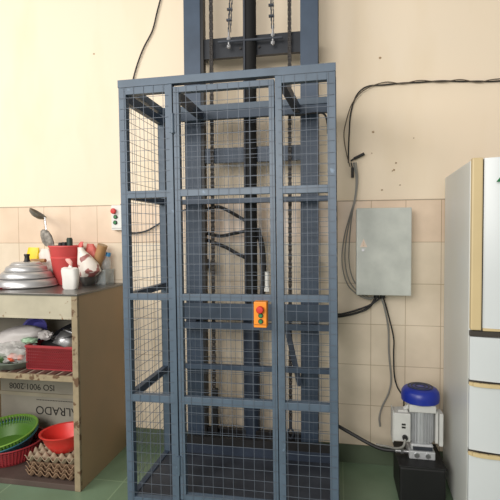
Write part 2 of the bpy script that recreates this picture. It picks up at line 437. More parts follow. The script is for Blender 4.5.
def cable(name, pts, r, mt, label, group=None, twin=None):
    mb = MB().tube(pts, r)
    o = mb.build(name, mt, origin=pts[0], smooth=True)
    return tag(o, label, 'cable', group)
cable('hydraulic_hose', [(.216, -.158, 1.568), (.285, -.17, 1.584), (.335, -.17, 1.571), (.40, -.16, 1.535), (.463, -.15, 1.497)], .0105, black, 'black hose arching from left mast channel to ram, highest of three', None)
cable('hydraulic_hose', [(.216, -.158, 1.425), (.302, -.15, 1.407), (.38, -.15, 1.42), (.463, -.15, 1.436)], .0105, black, 'black hose sagging nearly level between left mast channel and ram', None)
cable('hydraulic_hose', [(.216, -.158, 1.385), (.333, -.15, 1.34), (.40, -.16, 1.305), (.463, -.15, 1.273)], .011, black, 'black hose running steeply down from left mast channel to ram, lowest of three', None)
cable('hydraulic_hose', [(.55, -.245, 1.45), (.575, -.24, 1.35), (.585, -.24, 1.22), (.582, -.24, 1.10), (.565, -.24, 1.0), (.551, -.215, .96)], .017, black, 'thick black hose bending down right of the ram beside white fitting', None)
o = MB().cyl((.607, -.25, 1.10), (.607, -.25, 1.2), .013).box(.592, .62, -.262, -.238, 1.085, 1.105).build('hose_fitting', white_pl, origin=(.6, -.25, 1.1))
tag(o, 'small white plastic fitting right of the black ram behind cage door', 'fitting')
cable('power_cable', [(.74, -.37, 2.06), (.80, -.37, 2.055), (.88, -.37, 2.062), (.935, -.37, 2.055), (.955, -.37, 2.0), (.955, -.37, 1.95)], .005, black, 'thin black cable hanging under top rail in right corner of cage')

# ================================================================== control boxes
def control_box(name, x0, x1, z0, z1, yb, yf, body, pos, rr, gr, label):
    t = thing(name, ((x0 + x1) / 2, yb, z0), label, 'control box'); o0 = t.location
    MB().box(x0, x1, yf, yb, z0, z1, .003).build('housing', body, t, o0)
    MB().box(x0 + .003, x1 - .003, yf - .002, yf, z0 + .012, z0 + .0135).build('lid_seam', black, t, o0)
    for (x, z), mt, r in zip(pos, (red_btn, green_btn, green_btn), (rr, gr, gr)):
        if r is gr: MB().cyl((x, yf, z), (x, yf - .006, z), gr * 1.15, n=20).build('button_ring', black, t, o0)
        n_ = 'stop_button' if r is rr else 'push_button'
        pr_ = MB().cyl((x, yf, z), (x, yf - .014, z), r * .6, n=20).lathe([(0, -.002), (r, 0), (r, .008), (r * .8, .012), (0, .013)], (x, yf - .012, z), 24, Matrix.Rotation(PI / 2, 4, 'X')) if r is rr else MB().cyl((x, yf, z), (x, yf - .01, z), r * .8, n=20)
        pr_.build(n_, mt, t, o0, smooth=True)
    return t
control_box('control_box', .6445, .7015, 1.006, 1.119, YF - .004, -.893, orange_m, [(.675, 1.087), (.6765, 1.060), (.676, 1.034)], .0165, .0095, 'orange push button box with red stop button on the blue cage door')
control_box('control_box', -.463, -.389, 1.449, 1.613, -.008, -.055, white_pl, [(-.441, 1.574), (-.432, 1.536), (-.4345, 1.499)], .0185, .0125, 'white wall push button box left of the cage, beside the front post')
cable('power_cable', [(-.118, -.012, 2.94), (-.145, -.012, 2.85), (-.178, -.012, 2.74), (-.249, -.012, 2.618), (-.314, -.012, 2.443), (-.36, -.012, 2.2), (-.385, -.014, 1.9), (-.397, -.02, 1.675), (-.408, -.025, 1.612)], .0048, black, 'black cable running down the cream wall to the white button box')
cable('power_cable', [(-.395, -.03, 1.449), (-.38, -.03, 1.435), (-.337, -.03, 1.427), (-.231, -.03, 1.442), (-.119, -.03, 1.5), (.0, -.05, 1.56), (.117, -.13, 1.58)], .0055, black, 'black cable from white button box sagging behind cage to the mast')

# ================================================================== electrical box and wall cables
eb = thing('electrical_box', (1.266, -.008, 1.063), 'grey green metal electrical box on the tiled wall with small warning sticker', 'electrical box')
o0 = eb.location
MB().box(1.117, 1.417, -.128, -.008, 1.063, 1.561, .003).build('housing', ebox_m, eb, o0)
dr = MB().box(1.115, 1.419, -.15, -.131, 1.061, 1.563, .004).build('door', ebox_m, eb, o0)
MB().cyl((1.153, -.15, 1.322), (1.153, -.154, 1.322), .008, n=16).build('lock', steel, dr, o0)
stk = bmesh.new()
vs3 = [stk.verts.new((1.155 + dx, -.1512, 1.36 + dz)) for dx, dz in ((-.021, -.022), (.021, -.022), (0, .028))]
stk.faces.new(vs3); r_ = bmesh.ops.extrude_face_region(stk, geom=stk.faces[:])
for g in r_['geom']:
    if isinstance(g, bmesh.types.BMVert): g.co.y += .001
mb = MB(); mb.bm.free(); mb.bm = stk; mb.build('warning_sticker', M('sticker', (226, 206, 190), .5), dr, o0)
MB().cyl((1.155, -.1525, 1.345), (1.155, -.1515, 1.347), .003).bar((1.157, -.152, 1.352), (1.152, -.152, 1.372), .001, .004, (0, 1, 0)).build('warning_mark', tan_m, dr, o0)
for x in (1.235, 1.27): MB().cyl((x, -.07, 1.063), (x, -.07, 1.035), .016, n=14).build('cable_gland', black, eb, o0)

cable('power_cable', [(2.3, -.014, 2.29), (1.911, -.014, 2.278), (1.8, -.014, 2.285), (1.699, -.014, 2.290), (1.6, -.014, 2.300), (1.48, -.014, 2.300), (1.38, -.014, 2.302), (1.283, -.014, 2.298), (1.18, -.014, 2.295), (1.118, -.014, 2.245), (1.085, -.014, 2.14), (1.075, -.014, 2.0), (1.072, -.014, 1.9), (1.072, -.016, 1.845)], .0042, black, 'black cable strung along upper right wall and bending down toward electrical box')
cable('power_cable', [(2.3, -.028, 2.28), (1.911, -.02, 2.289), (1.8, -.02, 2.277), (1.699, -.02, 2.299), (1.6, -.02, 2.291), (1.48, -.02, 2.309), (1.38, -.02, 2.297), (1.283, -.02, 2.312), (1.17, -.026, 2.275), (1.095, -.026, 2.2), (1.055, -.026, 2.08), (1.045, -.026, 2.0), (1.06, -.026, 1.9), (1.082, -.02, 1.82)], .003, M('brown_cable', (92, 80, 66), .5), 'thin brown cable twined with black one along upper right wall')
tag(MB().cyl((1.105, -.02, 1.868), (1.165, -.025, 1.895), .009).cyl((1.085, -.02, 1.855), (1.105, -.02, 1.868), .005).build('cable_connector', black, origin=(1.13, -.02, 1.88)), 'black taped cable end poking up to the right above electrical box', 'connector')
tag(MB().cyl((1.096, -.02, 1.755), (1.096, -.02, 1.815), .0085).cyl((1.096, -.02, 1.81), (1.088, -.02, 1.845), .004).build('cable_connector', black, origin=(1.098, -.02, 1.75)), 'black plug hanging straight down on wall above electrical box', 'connector')
for i, (dx, dz) in enumerate(((0, 0), (.014, .008), (.032, .02))):
    cable('conduit_cable', [(1.10 + dx * .5, -.022 - .006 * i, 1.845), (1.117 + dx * .3, -.022, 1.74), (1.107 + dx * .2, -.022, 1.62), (1.085 + dx * .3, -.024, 1.54), (1.048 + dx, -.03, 1.40), (1.034 + dx * 1.3, -.035, 1.25), (1.062 + dx * 1.2, -.04, 1.12 + dz), (1.12 + dx, -.05, 1.055 + dz), (1.19, -.06, 1.025 + dz * .6), (1.235, -.065, 1.045)], .0034, greycable,
          ('grey cable looping left of electrical box, outermost of three', 'grey cable looping left of electrical box, middle one of three', 'grey cable looping left of electrical box, innermost of three')[i])
cable('power_cable', [(.98, -.10, .925), (1.023, -.08, .92), (1.111, -.07, .94), (1.19, -.065, .975), (1.235, -.065, 1.04)], .0075, black, 'thick black cable from cage curving up to electrical box, lower of the pair')
cable('power_cable', [(.98, -.12, .943), (1.03, -.1, .938), (1.12, -.085, .962), (1.20, -.08, .995), (1.262, -.07, 1.04)], .006, black, 'black cable from cage curving up to electrical box, upper of the pair')
cable('conduit_cable', [(1.262, -.06, 1.04), (1.285, -.05, .965), (1.308, -.03, .842), (1.312, -.025, .70), (1.325, -.025, .54), (1.31, -.025, .45), (1.275, -.025, .37), (1.258, -.025, .30), (1.262, -.025, .245)], .0055, greycable, 'grey cable dropping from electrical box down the tiled wall')
cable('power_cable', [(1.275, -.06, 1.04), (1.30, -.055, .95), (1.335, -.05, .80), (1.336, -.05, .70), (1.34, -.05, .58), (1.355, -.06, .51), (1.385, -.1, .46), (1.375, -.2, .445)], .0042, black, 'thin black cable dropping from electrical box to the motor')

# ================================================================== motor and pump tank
pk = thing('hydraulic_power_unit', (1.44, -.28, 0), 'silver motor with blue cap standing on black oil tank, beside fridge', 'motor')
o0 = pk.location
tk = MB().box(1.326, 1.554, -.42, -.14, .0, .205, .012).build('oil_tank', blackgloss, pk, o0)
MB().box(1.322, 1.558, -.424, -.136, .203, .212, .003).build('tank_lid', blackgloss, pk, o0)
mx, my = 1.453, -.27
MB().box(mx - .068, mx + .064, my - .07, my + .06, .212, .255, .005).box(mx - .06, mx + .056, my - .062, my + .05, .255, .292, .012).build('mounting_flange', motor_m, pk, o0)
for dx in (-.03, .026): MB().cyl((mx + dx, my - .078, .235), (mx + dx, my - .066, .235), .014, n=6).build('bolt', steel, pk, o0)
MB().box(mx - .05, mx + .05, my - .0705, my - .066, .262, .28, .001).build('name_plate', steel_dk, pk, o0)
fin = MB().cyl((mx, my, .29), (mx, my, .485), .050, n=40)
for k in range(24):
    a = 2 * PI * k / 24
    fin.bar((mx + .06 * math.cos(a), my + .06 * math.sin(a), .295), (mx + .06 * math.cos(a), my + .06 * math.sin(a), .48), .014, .0034, (-math.sin(a), math.cos(a), 0))
body = fin.build('motor_body', motor_m, pk, o0)
MB().box(mx - .07, mx + .066, my - .075, my + .06, .465, .505, .006).build('end_shield', motor_w, pk, o0)
MB().lathe([(.0, .0), (.088, .0), (.098, .006), (.1, .032), (.096, .056), (.086, .070), (.072, .076), (.03, .08), (0, .081)], (mx - .003, my, .505), 40).build('fan_cover', capblue, pk, o0, smooth=True)
g_ = MB()
for r in (.025, .045, .062): g_.lathe([(r - .004, .083 - r * .03), (r + .004, .083 - r * .03), (r + .004, .085 - r * .03), (r - .004, .085 - r * .03)], (mx - .003, my, .503), 32, closed=True)
g_.build('fan_grille', navy, pk, o0)
tb = MB().box(1.306, 1.392, -.335, -.235, .3, .452, .005).box(1.3, 1.306, -.33, -.24, .29, .462, .002).build('terminal_box', motor_w, pk, o0)
for z in (.372, .388): MB().box(1.346, 1.366, -.3365, -.335, z, z + .010).build('label_mark', ink, tb, o0)
MB().cyl((1.362, -.335, .325), (1.362, -.352, .325), .014, n=16).build('cable_gland', black, tb, o0)
MB().box(1.33, 1.38, -.31, -.26, .452, .462).cyl((1.365, -.285, .46), (1.39, -.285, .478), .012).build('box_cap', motor_w, tb, o0)
MB().box(1.52, 1.535, -.32, -.22, .295, .468, .003).box(1.538, 1.558, -.33, -.25, .285, .46, .004).build('capacitor_box', motor_w, pk, o0)
MB().cyl((1.318, -.30, .232), (1.40, -.30, .232), .011, n=14).cyl((1.345, -.30, .232), (1.36, -.30, .232), .015, n=6).cyl((1.40, -.30, .205), (1.40, -.30, .245), .014, n=12).build('hose_fitting', steel, pk, o0)
cable('hydraulic_hose', [(.97, -.2, .32), (1.023, -.2, .297), (1.092, -.22, .27), (1.18, -.25, .238), (1.25, -.28, .225), (1.32, -.30, .231)], .0105, black, 'thick black hose from cage to silver fitting on the oil tank')
cable('conduit_cable', [(1.22, -.262, .24), (1.28, -.285, .244), (1.32, -.33, .258), (1.35, -.36, .285), (1.362, -.353, .322)], .0062, greycable, 'grey cable curving from hose up to the motor terminal box')

# ================================================================== fridge
fg = thing('refrigerator', (1.95, -.4, 0), 'old white refrigerator with tan grip strip, standing beside the black oil tank', 'refrigerator')
o0 = Vector((1.58, -.69, 0)); fg.location = o0; fg.rotation_euler = (0, 0, math.radians(-3.2))
FX0, FX1 = 1.58, 2.25
MB().box(FX0, FX1, -.69, -.05, .03, 1.735, .006).build('body', fr_side, fg, o0)
for x in (1.63, 2.2): MB().box(x - .03, x + .03, -.66, -.1, 0, .03).build('foot', fr_dark, fg, o0)
def fdoor(name, z0, z1, x0, bul=.026):
    bm = bmesh.new(); n = 16; N = []
    xs = [x0 + (FX1 - x0) * (k / n) ** 1.6 for k in range(n + 1)]
    fr = []; bk = []
    for x in xs:
        t = (x - x0) / (FX1 - x0)
        y = -.712 - bul * (1 - (1 - min(1, t * 3.2)) ** 2) if t < .5 else -.712 - bul * (1 - (1 - min(1, (1 - t) * 3.2)) ** 2)
        fr.append((x, y)); bk.append((x, -.69))
    loop = fr + bk[::-1]
    v0 = [bm.verts.new((x, y, z0)) for x, y in loop]; v1 = [bm.verts.new((x, y, z1)) for x, y in loop]
    L = len(loop)
    for k in range(L): bm.faces.new((v0[k], v0[(k + 1) % L], v1[(k + 1) % L], v1[k]))
    bm.faces.new(v0[::-1]); bm.faces.new(v1)
    mb = MB(); mb.bm.free(); mb.bm = bm
    return mb.build(name, fr_white, fg, o0, smooth=True)
up = fdoor('door', 1.0, 1.74, 1.632, .026)
MB().box(1.582, 1.626, -.722, -.69, .99, 1.742, .006).build('grip_strip', fr_tan, up, o0)
MB().box(1.626, 1.632, -.708, -.69, .99, 1.735).build('gap', fr_dark, up, o0)
MB().box(1.632, FX1, -.722, -.69, .988, 1.0, .002).build('bottom_strip', fr_tan, up, o0)
MB().box(FX0 + .002, FX1, -.716, -.69, .962, .985, .002).build('divider', fr_dark, fg, o0)
def trim_below(z, parent, h=.016):
    # gap and curved tan lip under a drawer front
    bm = MB(); pts = []
    for k in range(13):
        t = k / 12; x = FX0 + .004 + (FX1 - FX0 - .008) * t ** 1.6
        e = 1 - (1 - min(1, t * 3.2)) ** 2 if t < .5 else 1 - (1 - min(1, (1 - t) * 3.2)) ** 2
        pts.append((x, -.708 - .026 * e, z))
    for a, b in zip(pts, pts[1:]): bm.bar(a, Vector(b) + (Vector(b) - Vector(a)) * .06, .012, h)
    bm.build('drawer_lip', fr_tan, parent, o0)
d1 = fdoor('drawer', .768, .96, FX0 + .002)
d2 = fdoor('drawer', .456, .742, FX0 + .002)
d3 = fdoor('drawer', .06, .43, FX0 + .002)
for d, z in ((d2, .751), (d3, .439)):
    trim_below(z, d)
    MB().box(FX0 + .002, FX1 - .002, -.712, -.69, z - .008, z + .017).build('gap', fr_dark, d, o0)
lettering('brand_mark', 'A', .085, green_mark, fg, Matrix.Translation(Vector((1.716, -.743, 1.662)) - Vector(o0)) @ Matrix.Rotation(math.radians(4), 4, 'Z') @ Matrix.Rotation(PI / 2, 4, 'X') @ Matrix.Shear('XZ', 4, (.0, .0)) @ Matrix(((1, .35, 0, 0), (0, 1, 0, 0), (0, 0, 1, 0), (0, 0, 0, 1))), .002)

# ================================================================== cabinet
CX0, CX1, CY0, CY1, CZ = -1.35, -.385, -.605, -.03, 1.097
cb = thing('storage_cabinet', (-.85, -.32, 0), 'worn open cabinet with rusty cream front and brown plywood side, left of cage', 'cabinet')
o0 = cb.location
MB().box(CX1 - .018, CX1, CY0 + .012, CY1, 0, CZ - .012).build('side_panel', brown, cb, o0)
MB().box(CX0, CX0 + .018, CY0 + .012, CY1, 0, CZ - .012).build('side_panel', brown, cb, o0)
MB().box(CX0, CX1 + .006, CY0 - .008, CY1, CZ - .012, CZ, .002).build('top', tabletop_m, cb, o0)
MB().box(CX1 - .034, CX1 + .001, CY0 - .002, CY0 + .02, 0, CZ - .012, .003).build('front_stile', rusty, cb, o0)
MB().box(CX0, CX0 + .044, CY0 - .002, CY0 + .02, 0, CZ - .012, .003).build('front_stile', rusty, cb, o0)
MB().box(CX0 + .04, CX1 - .034, CY0, CY0 + .014, .965, CZ - .012, .002).build('apron', cream_cab, cb, o0)
MB().box(CX0 + .04, CX1 - .034, CY0 - .001, CY0 + .016, .955, .968, .002).build('apron_rail', cream_cab, cb, o0)
MB().box(CX0 + .018, CX1 - .018, CY0 + .02, CY1 - .02, .612, .632).build('shelf', cream_cab, cb, o0)
MB().box(CX0 + .04, CX1 - .034, CY0, CY0 + .02, .608, .640, .003).build('shelf_edge', rusty, cb, o0)
MB().box(CX0 + .018, CX1 - .018, CY0 + .02, CY1 - .02, .012, .03).build('bottom', dkbrown, cb, o0)
MB().box(CX0 + .04, CX1 - .034, CY0, CY0 + .02, 0, .032, .003).build('bottom_edge', dkbrown, cb, o0)
bk = MB().box(CX0 + .018, CX1 - .018, CY1 - .02, CY1, .03, CZ - .012).build('back_board', card, cb, o0)
MB().box(CX0 + .018, CX1 - .018, CY1 - .03, CY1 - .02, .30, .325).build('back_rail', cream_cab, cb, o0)
for k in range(14):
    x = CX0 + .08 + k * .062
    MB().box(x, x + .036, CY0 + .022, CY1 - .03, .632, .638).build('slat', slat_m, cb, o0)
def upside(x, z): return Matrix.Translation(Vector((x, CY1 - .0212, z)) - Vector(o0)) @ Matrix.Rotation(PI, 4, 'Y') @ Matrix.Rotation(PI / 2, 4, 'X')
lettering('printed_lettering', 'ISO 9001:2008', .059, ink, bk, upside(-1.085, .365))
lettering('printed_lettering', 'ALRADO', .082, ink, bk, upside(-.895, .205))
ul = MB()
for k in range(26): ul.box(-1.05 + k * .0125, -1.05 + k * .0125 + .009, CY1 - .021, CY1 - .0195, .272, .277)
ul.build('small_print', ink, bk, o0)
ul = MB()
for k in range(22): ul.box(-1.24 + k * .02, -1.24 + k * .02 + .015, CY1 - .021, CY1 - .0195, .838, .847)
ul.build('small_print', ink, bk, o0)

# ---- on top of the cabinet
T = CZ
tag(MB().lathe([(0, 0), (.165, 0), (.185, .012), (.188, .012), (.168, -.0), (.16, .003), (0, .003)], (-.985, -.31, T + .0005), 40).build('serving_tray', crimson, origin=(-.985, -.31, T), smooth=True), 'flat red plastic tray under the stack of aluminium lids', 'tray')
lx, ly = -.918, -.30
for i, (r, z, h) in enumerate(((.178, T + .005, .058), (.152, T + .057, .046), (.122, T + .098, .04), (.09, T + .134, .022))):
    lab = ('widest aluminium pot lid, lowest of stacked lids on cabinet top', 'second aluminium pot lid up in the stack on cabinet top', 'third aluminium pot lid up in the stack on cabinet top', 'smallest aluminium lid with black knob, topmost of stack on cabinet')[i]
    t = thing('pot_lid', (lx, ly, z), lab, 'lid', 'stacked aluminium lids')
    MB().lathe([(r + .006, 0), (r + .007, .004), (r, .007), (r * .985, h * .45), (r * .93, h * .72), (r * .84, h * .86), (r * .74, h * .92), (0, h), (0, h - .003), (r * .74, h * .92 - .003), (r * .9, h * .6), (r - .004, .0)], (lx, ly, z), 48, closed=False).build('cover', alu, t, t.location, smooth=True)
    if i == 3: MB().lathe([(0, 0), (.022, 0), (.016, .008), (.014, .03), (.018, .042), (.016, .047), (0, .048)], (lx + .005, ly, z + h), 20).build('knob', black, t, t.location, smooth=True)
# bucket and the tools in it
bx, by = -.745, -.14
t = thing('utensil_bucket', (bx, by, T), 'tall tapered red plastic bucket holding kitchen tools on cabinet top', 'bucket')
MB().lathe([(0, .003), (.066, .003), (.068, 0), (.07, .003), (.102, .238), (.108, .244), (.108, .253), (.102, .253), (.099, .244), (.064, .008), (0, .008)], (bx, by, T), 40).build('pail', red_pl, t, t.location, smooth=True)
MB().lathe([(.0905, .168), (.0955, .17), (.096, .178), (.0925, .18)], (bx, by, T), 40, closed=True).build('moulded_ring', red_pl, t, t.location, smooth=True)
t = thing('ladle', (-.82, -.2, T + .04), 'steel ladle standing in red bucket with bowl leaning left', 'ladle')
lb = Matrix.Rotation(math.radians(33), 4, 'Y') @ Matrix.Rotation(math.radians(-8), 4, 'X')
MB().lathe([(0, -.03), (.03, -.027), (.052, -.014), (.06, .004), (.057, .004), (.05, -.011), (.028, -.023), (0, -.026)], (-.93, -.16, 1.562), 28, lb).build('bowl', M('ladle_steel', (128, 122, 112), .45, .5, .15, 20), t, t.location, smooth=True)
MB().tube([(-.879, -.16, 1.535), (-.872, -.165, 1.49), (-.862, -.165, 1.43), (-.83, -.15, 1.3), (-.77, -.14, 1.12)], .006).build('handle', steel, t, t.location, smooth=True)
t = thing('spatula', (-.80, -.15, T + .04), 'grey slotted metal spatula standing head up in red bucket', 'spatula')
MB().loft([(-.825, -.19, 1.345, .03, .008), (-.838, -.19, 1.37, .042, .012), (-.852, -.19, 1.415, .040, .014), (-.862, -.19, 1.445, .028, .01), (-.866, -.19, 1.456, .012, .004)], 16, 2.5).build('head', M('worn_metal', (132, 126, 118), .6, .2, .5, 45), t, t.location, smooth=True)
MB().tube([(-.825, -.19, 1.35), (-.80, -.16, 1.24), (-.765, -.145, 1.12)], .007).build('handle', steel_dk, t, t.location)
for x, y, z, r, mt, lab in ((-.75, -.19, 1.365, .014, black, 'short black tool handle poking from red bucket, nearest the spatula'), (-.715, -.2, 1.367, .017, black, 'short black tool handle in middle of red bucket mouth'), (-.685, -.19, 1.395, .019, M('dark_green_plastic', (40, 56, 46), .5), 'thick dark green tool handle at right of red bucket mouth')):
    tag(MB().cyl((x, y, z - .06), (x, y, z), r, n=16).cyl((x, y, z), (x, y, z + .006), r * .8, n=16).cyl((x, y, z - .06), (bx + (x - bx) * .4, by, T + .02), .006).build('tool_handle', mt, origin=(x, y, z - .06)), lab, 'kitchen tool')
# things behind the lids
t = thing('seasoning_packet', (-1.02, -.1, T), 'upright yellow packet standing behind the aluminium lids', 'packet')
MB().loft([(-1.02, -.1, T, .04, .02), (-1.02, -.1, T + .08, .042, .022), (-1.015, -.1, T + .18, .043, .018), (-1.008, -.1, T + .238, .04, .004)], 20, 3, .006, 14, 3).build('pouch', yellow_pl, t, t.location, smooth=True)
tag(MB().cyl((-.985, -.16, 1.25), (-.875, -.17, 1.252), .012).cyl((-1.0, -.16, 1.235), (-.985, -.16, 1.25), .012).cyl((-.985, -.16, 1.25), (-.985, -.16, T), .006).build('rolling_pin', wood, origin=(-.93, -.16, T)), 'tan wooden rolling pin lying between yellow packet and red bucket', 'kitchen tool')
tag(MB().loft([(-.92, -.08, T, .05, .03), (-.92, -.08, T + .12, .06, .035), (-.925, -.08, T + .19, .05, .03), (-.94, -.08, T + .232, .03, .01)], 20, 2.4, .02, 16, 8).build('plastic_bag', M('pale_film', (226, 216, 206), .4), origin=(-.92, -.08, T), smooth=True), 'crumpled white plastic bag standing between yellow packet and red bucket', 'bag')
t = thing('enamel_bowl', (-.875, -.085, T), 'white bowl on cabinet top half hidden behind the lids', 'bowl')
t.location = (-.862, -.12, T)
MB().lathe([(0, .01), (.03, 0), (.034, .0), (.052, .05), (.058, .1), (.06, .1), (.056, .05), (.03, .012), (0, .014)], t.location, 28).build('dish', white_pl, t, t.location, smooth=True)
# tied white bag
t = thing('sugar_bag', (-.567, -.40, T), 'small white plastic bag tied at the top, at the front corner', 'bag')
MB().loft([(-0.548, -.40, T, .038, .03), (-0.548, -.40, T + .01, .042, .034), (-0.548, -.40, T + .06, .047, .037), (-0.548, -.40, T + .105, .047, .036), (-0.548, -.40, T + .122, .044, .033), (-0.548, -.40, T + .129, .034, .024), (-0.548, -.40, T + .131, .014, .011), (-0.548, -.40, T + .143, .008, .007)], 28, 3.0, .012, 20, 5).build('pouch', white_pl, t, t.location, smooth=True)
MB().loft([(-0.548, -.40, T + .138, .007, .006), (-0.549, -.40, T + .146, .009, .006), (-0.553, -.40, T + .160, .018, .009), (-0.561, -.40, T + .172, .02, .006), (-0.566, -.40, T + .18, .012, .004)], 18, 2, .01, 40, 2).build('tied_neck', pinkpl, t, t.location, smooth=True)
# steel bowl and the printed bag in it
t = thing('steel_bowl', (-.555, -.20, T), 'small dark steel bowl under the printed plastic bag', 'bowl')
MB().lathe([(0, .006), (.03, .006), (.031, 0), (.034, .002), (.052, .03), (.06, .056), (.064, .058), (.058, .056), (.05, .03), (.03, .01), (0, .01)], t.location, 32).build('dish', M('worn_steel', (128, 126, 124), .3, .8, .2, 12), t, t.location, smooth=True)
t = thing('printed_bag', (-.535, -.19, T + .04), 'white plastic food bag with red print leaning in steel bowl', 'bag')
MB().loft([(-.552, -.2, T + .018, .025, .025), (-.552, -.2, T + .056, .045, .045), (-.54, -.2, T + .09, .07, .054), (-.55, -.19, T + .14, .068, .046), (-.58, -.19, T + .185, .044, .03), (-.605, -.19, T + .22, .022, .016), (-.612, -.19, T + .24, .012, .009)], 30, 2.2, .018, 14, 1.5).build('pouch', printed, t, t.location, smooth=True)
MB().loft([(-.612, -.19, T + .238, .01, .008), (-.606, -.19, T + .26, .016, .006), (-.598, -.19, T + .28, .014, .004)], 16, 2, .008, 40, 4).build('tied_neck', M('red_film', (206, 84, 78), .45), t, t.location, smooth=True)
tag(MB().loft([(-0.600, -.09, T, .05, .03), (-0.595, -.09, T + .12, .055, .03), (-0.590, -.09, T + .2, .045, .025), (-0.595, -.09, T + .262, .02, .01)], 20, 2.2, .015, 14, 9).build('food_packet', M('faded_red_film', (204, 96, 84), .45, 0, .15, 20), origin=(-0.595, -.09, T), smooth=True), 'faded red packet standing behind the printed bag', 'packet')
q = Vector((.075, 0, .115)).normalized()
t = thing('wooden_tumbler', (-.535, -.10, T), 'brown wooden tube leaning right against wall between packet and bottle', 'tumbler')
a_ = Vector((-.575, -.11, T + .03)); b_ = a_ + Vector((.088, -.02, .225))
MB().cyl(a_, b_, .026, .032, 24).build('tube', wood, t, t.location, smooth=True)
MB().cyl(b_, b_ + (b_ - a_) * .004, .027, n=24).build('opening', brown, t, t.location)
t = thing('water_bottle', (-.52, -.07, T), 'clear plastic bottle with blue cap leaning in the clear box', 'bottle')
rot = Matrix.Rotation(math.radians(12), 4, 'Y')
bo = Vector((-.512, -.085, T + .012))
MB().lathe([(0, 0), (.028, 0), (.031, .006), (.031, .11), (.026, .14), (.014, .165), (.012, .178), (0, .178)], bo, 24, rot).build('flask', clearpl, t, t.location, smooth=True)
MB().lathe([(0, .172), (.0165, .172), (.0165, .196), (0, .197)], bo, 20, rot).build('cap', M('blue_cap', (70, 140, 190), .4), t, t.location, smooth=True)
t = thing('clear_container', (-.465, -.1, T), 'clear plastic food box at the back right corner of cabinet', 'container')
mb = MB()
x0, x1, y0, y1 = -.545, -.462, -.15, -.035
mb.box(x0, x1, y0, y1, T + .0005, T + .003).box(x0, x0 + .003, y0, y1, T + .003, T + .095).box(x1 - .003, x1, y0, y1, T + .003, T + .095).box(x0, x1, y0, y0 + .003, T + .003, T + .095).box(x0, x1, y1 - .003, y1, T + .003, T + .095)
mb.box(x0 - .004, x1 + .004, y0 - .004, y0, T + .088, T + .095).box(x1, x1 + .004, y0, y1, T + .088, T + .095)
mb.build('tub', clearpl, t, t.location)

# ---- middle shelf
S = .639
t = thing('plastic_crate', (-.63, -.42, S), 'red plastic lattice crate on the middle shelf of cabinet', 'crate')
cx0, cx1, cy0, cy1, ch_ = -.775, -.45, -.505, -.25, .137
def lattice(mb, p0, du, L, H, nu, nz_, bw, depth, nrm):
    p0 = Vector(p0); du = Vector(du); nrm = Vector(nrm)
    for k in range(nu + 1):
        a = p0 + du * (L * k / nu); mb.bar(a, a + Vector((0, 0, H)), bw, depth, nrm)
    for k in range(nz_ + 1):
        z = H * k / nz_; mb.bar(p0 + Vector((0, 0, z)), p0 + du * L + Vector((0, 0, z)), depth, bw * 1.5 if k not in (0, nz_) else bw * 2.4)
    return mb
mb = MB().box(cx0, cx1, cy0, cy1, S, S + .006)
MB_z = S + .006
for p, d, L, nu, nr in (((cx0, cy0, MB_z), (1, 0, 0), cx1 - cx0, 26, (0, 1, 0)), ((cx0, cy1, MB_z), (1, 0, 0), cx1 - cx0, 22, (0, 1, 0)), ((cx0, cy0, MB_z), (0, 1, 0), cy1 - cy0, 16, (1, 0, 0)), ((cx1, cy0, MB_z), (0, 1, 0), cy1 - cy0, 16, (1, 0, 0))):
    lattice(mb, p, d, L, ch_ - .012, nu, 7, .0072, .004, nr)
mb.build('lattice', crimson, t, t.location)
MB().box(cx0 - .008, cx1 + .008, cy0 - .008, cy0 + .004, S + ch_ - .012, S + ch_ + .002, .002).box(cx0 - .008, cx1 + .008, cy1 - .004, cy1 + .008, S + ch_ - .012, S + ch_ + .002, .002).box(cx0 - .008, cx0 + .004, cy0, cy1, S + ch_ - .012, S + ch_ + .002).box(cx1 - .004, cx1 + .008, cy0, cy1, S + ch_ - .012, S + ch_ + .002).build('rim', crimson, t, t.location)
t = thing('baking_tray', (-.68, -.40, S + .02), 'black tray sticking up out of the red crate', 'tray')
MB().box(-.11, .10, -.006, .006, -.065, .075, .003, Matrix.Translation((-.67, -.42, S + .105)) @ Matrix.Rotation(math.radians(-18), 4, 'Y') @ Matrix.Rotation(math.radians(-50), 4, 'X')).build('pan', black, t, t.location)
t = thing('steel_colander', (-.545, -.41, S + .03), 'shiny steel bowl lying tilted in the red crate', 'bowl')
rm = Matrix.Rotation(math.radians(18), 4, 'Y') @ Matrix.Rotation(math.radians(-25), 4, 'X')
MB().lathe([(.088, -.045), (.084, -.04), (.084, -.01), (.075, .03), (.05, .058), (.02, .068), (0, .07), (0, .066), (.05, .054), (.07, .028), (.08, -.01), (.08, -.04)], (-.548, -.42, S + .15), 36, rm).build('dish', steel, t, t.location, smooth=True)
MB().lathe([(.03, .0665), (.034, .0655), (.035, .071), (.03, .072)], (-.548, -.42, S + .15), 30, rm, closed=True).lathe([(.062, .046), (.068, .044), (.069, .048), (.063, .050)], (-.548, -.42, S + .15), 30, rm, closed=True).build('foot_ring', steel, t, t.location, smooth=True)
t = thing('frying_pan', (-.55, -.24, S), 'dark pan standing tilted behind the steel bowl on middle shelf', 'pan')
rm = Matrix.Rotation(math.radians(-15), 4, 'Y') @ Matrix.Rotation(math.radians(14), 4, 'X')
MB().lathe([(0, 0), (.11, 0), (.135, .05), (.139, .052), (.139, .056), (.131, .052), (.107, .005), (0, .005)], (-.545, -.35, S + .165), 40, rm).build('dish', M('dark_pan', (66, 66, 70), .3, .6, .2, 8), t, t.location, smooth=True)
MB().tube([(-.66, -.42, S + .165), (-.60, -.44, S + .185), (-.52, -.45, S + .215), (-.46, -.45, S + .236)], .012).build('handle', black, t, t.location, smooth=True)
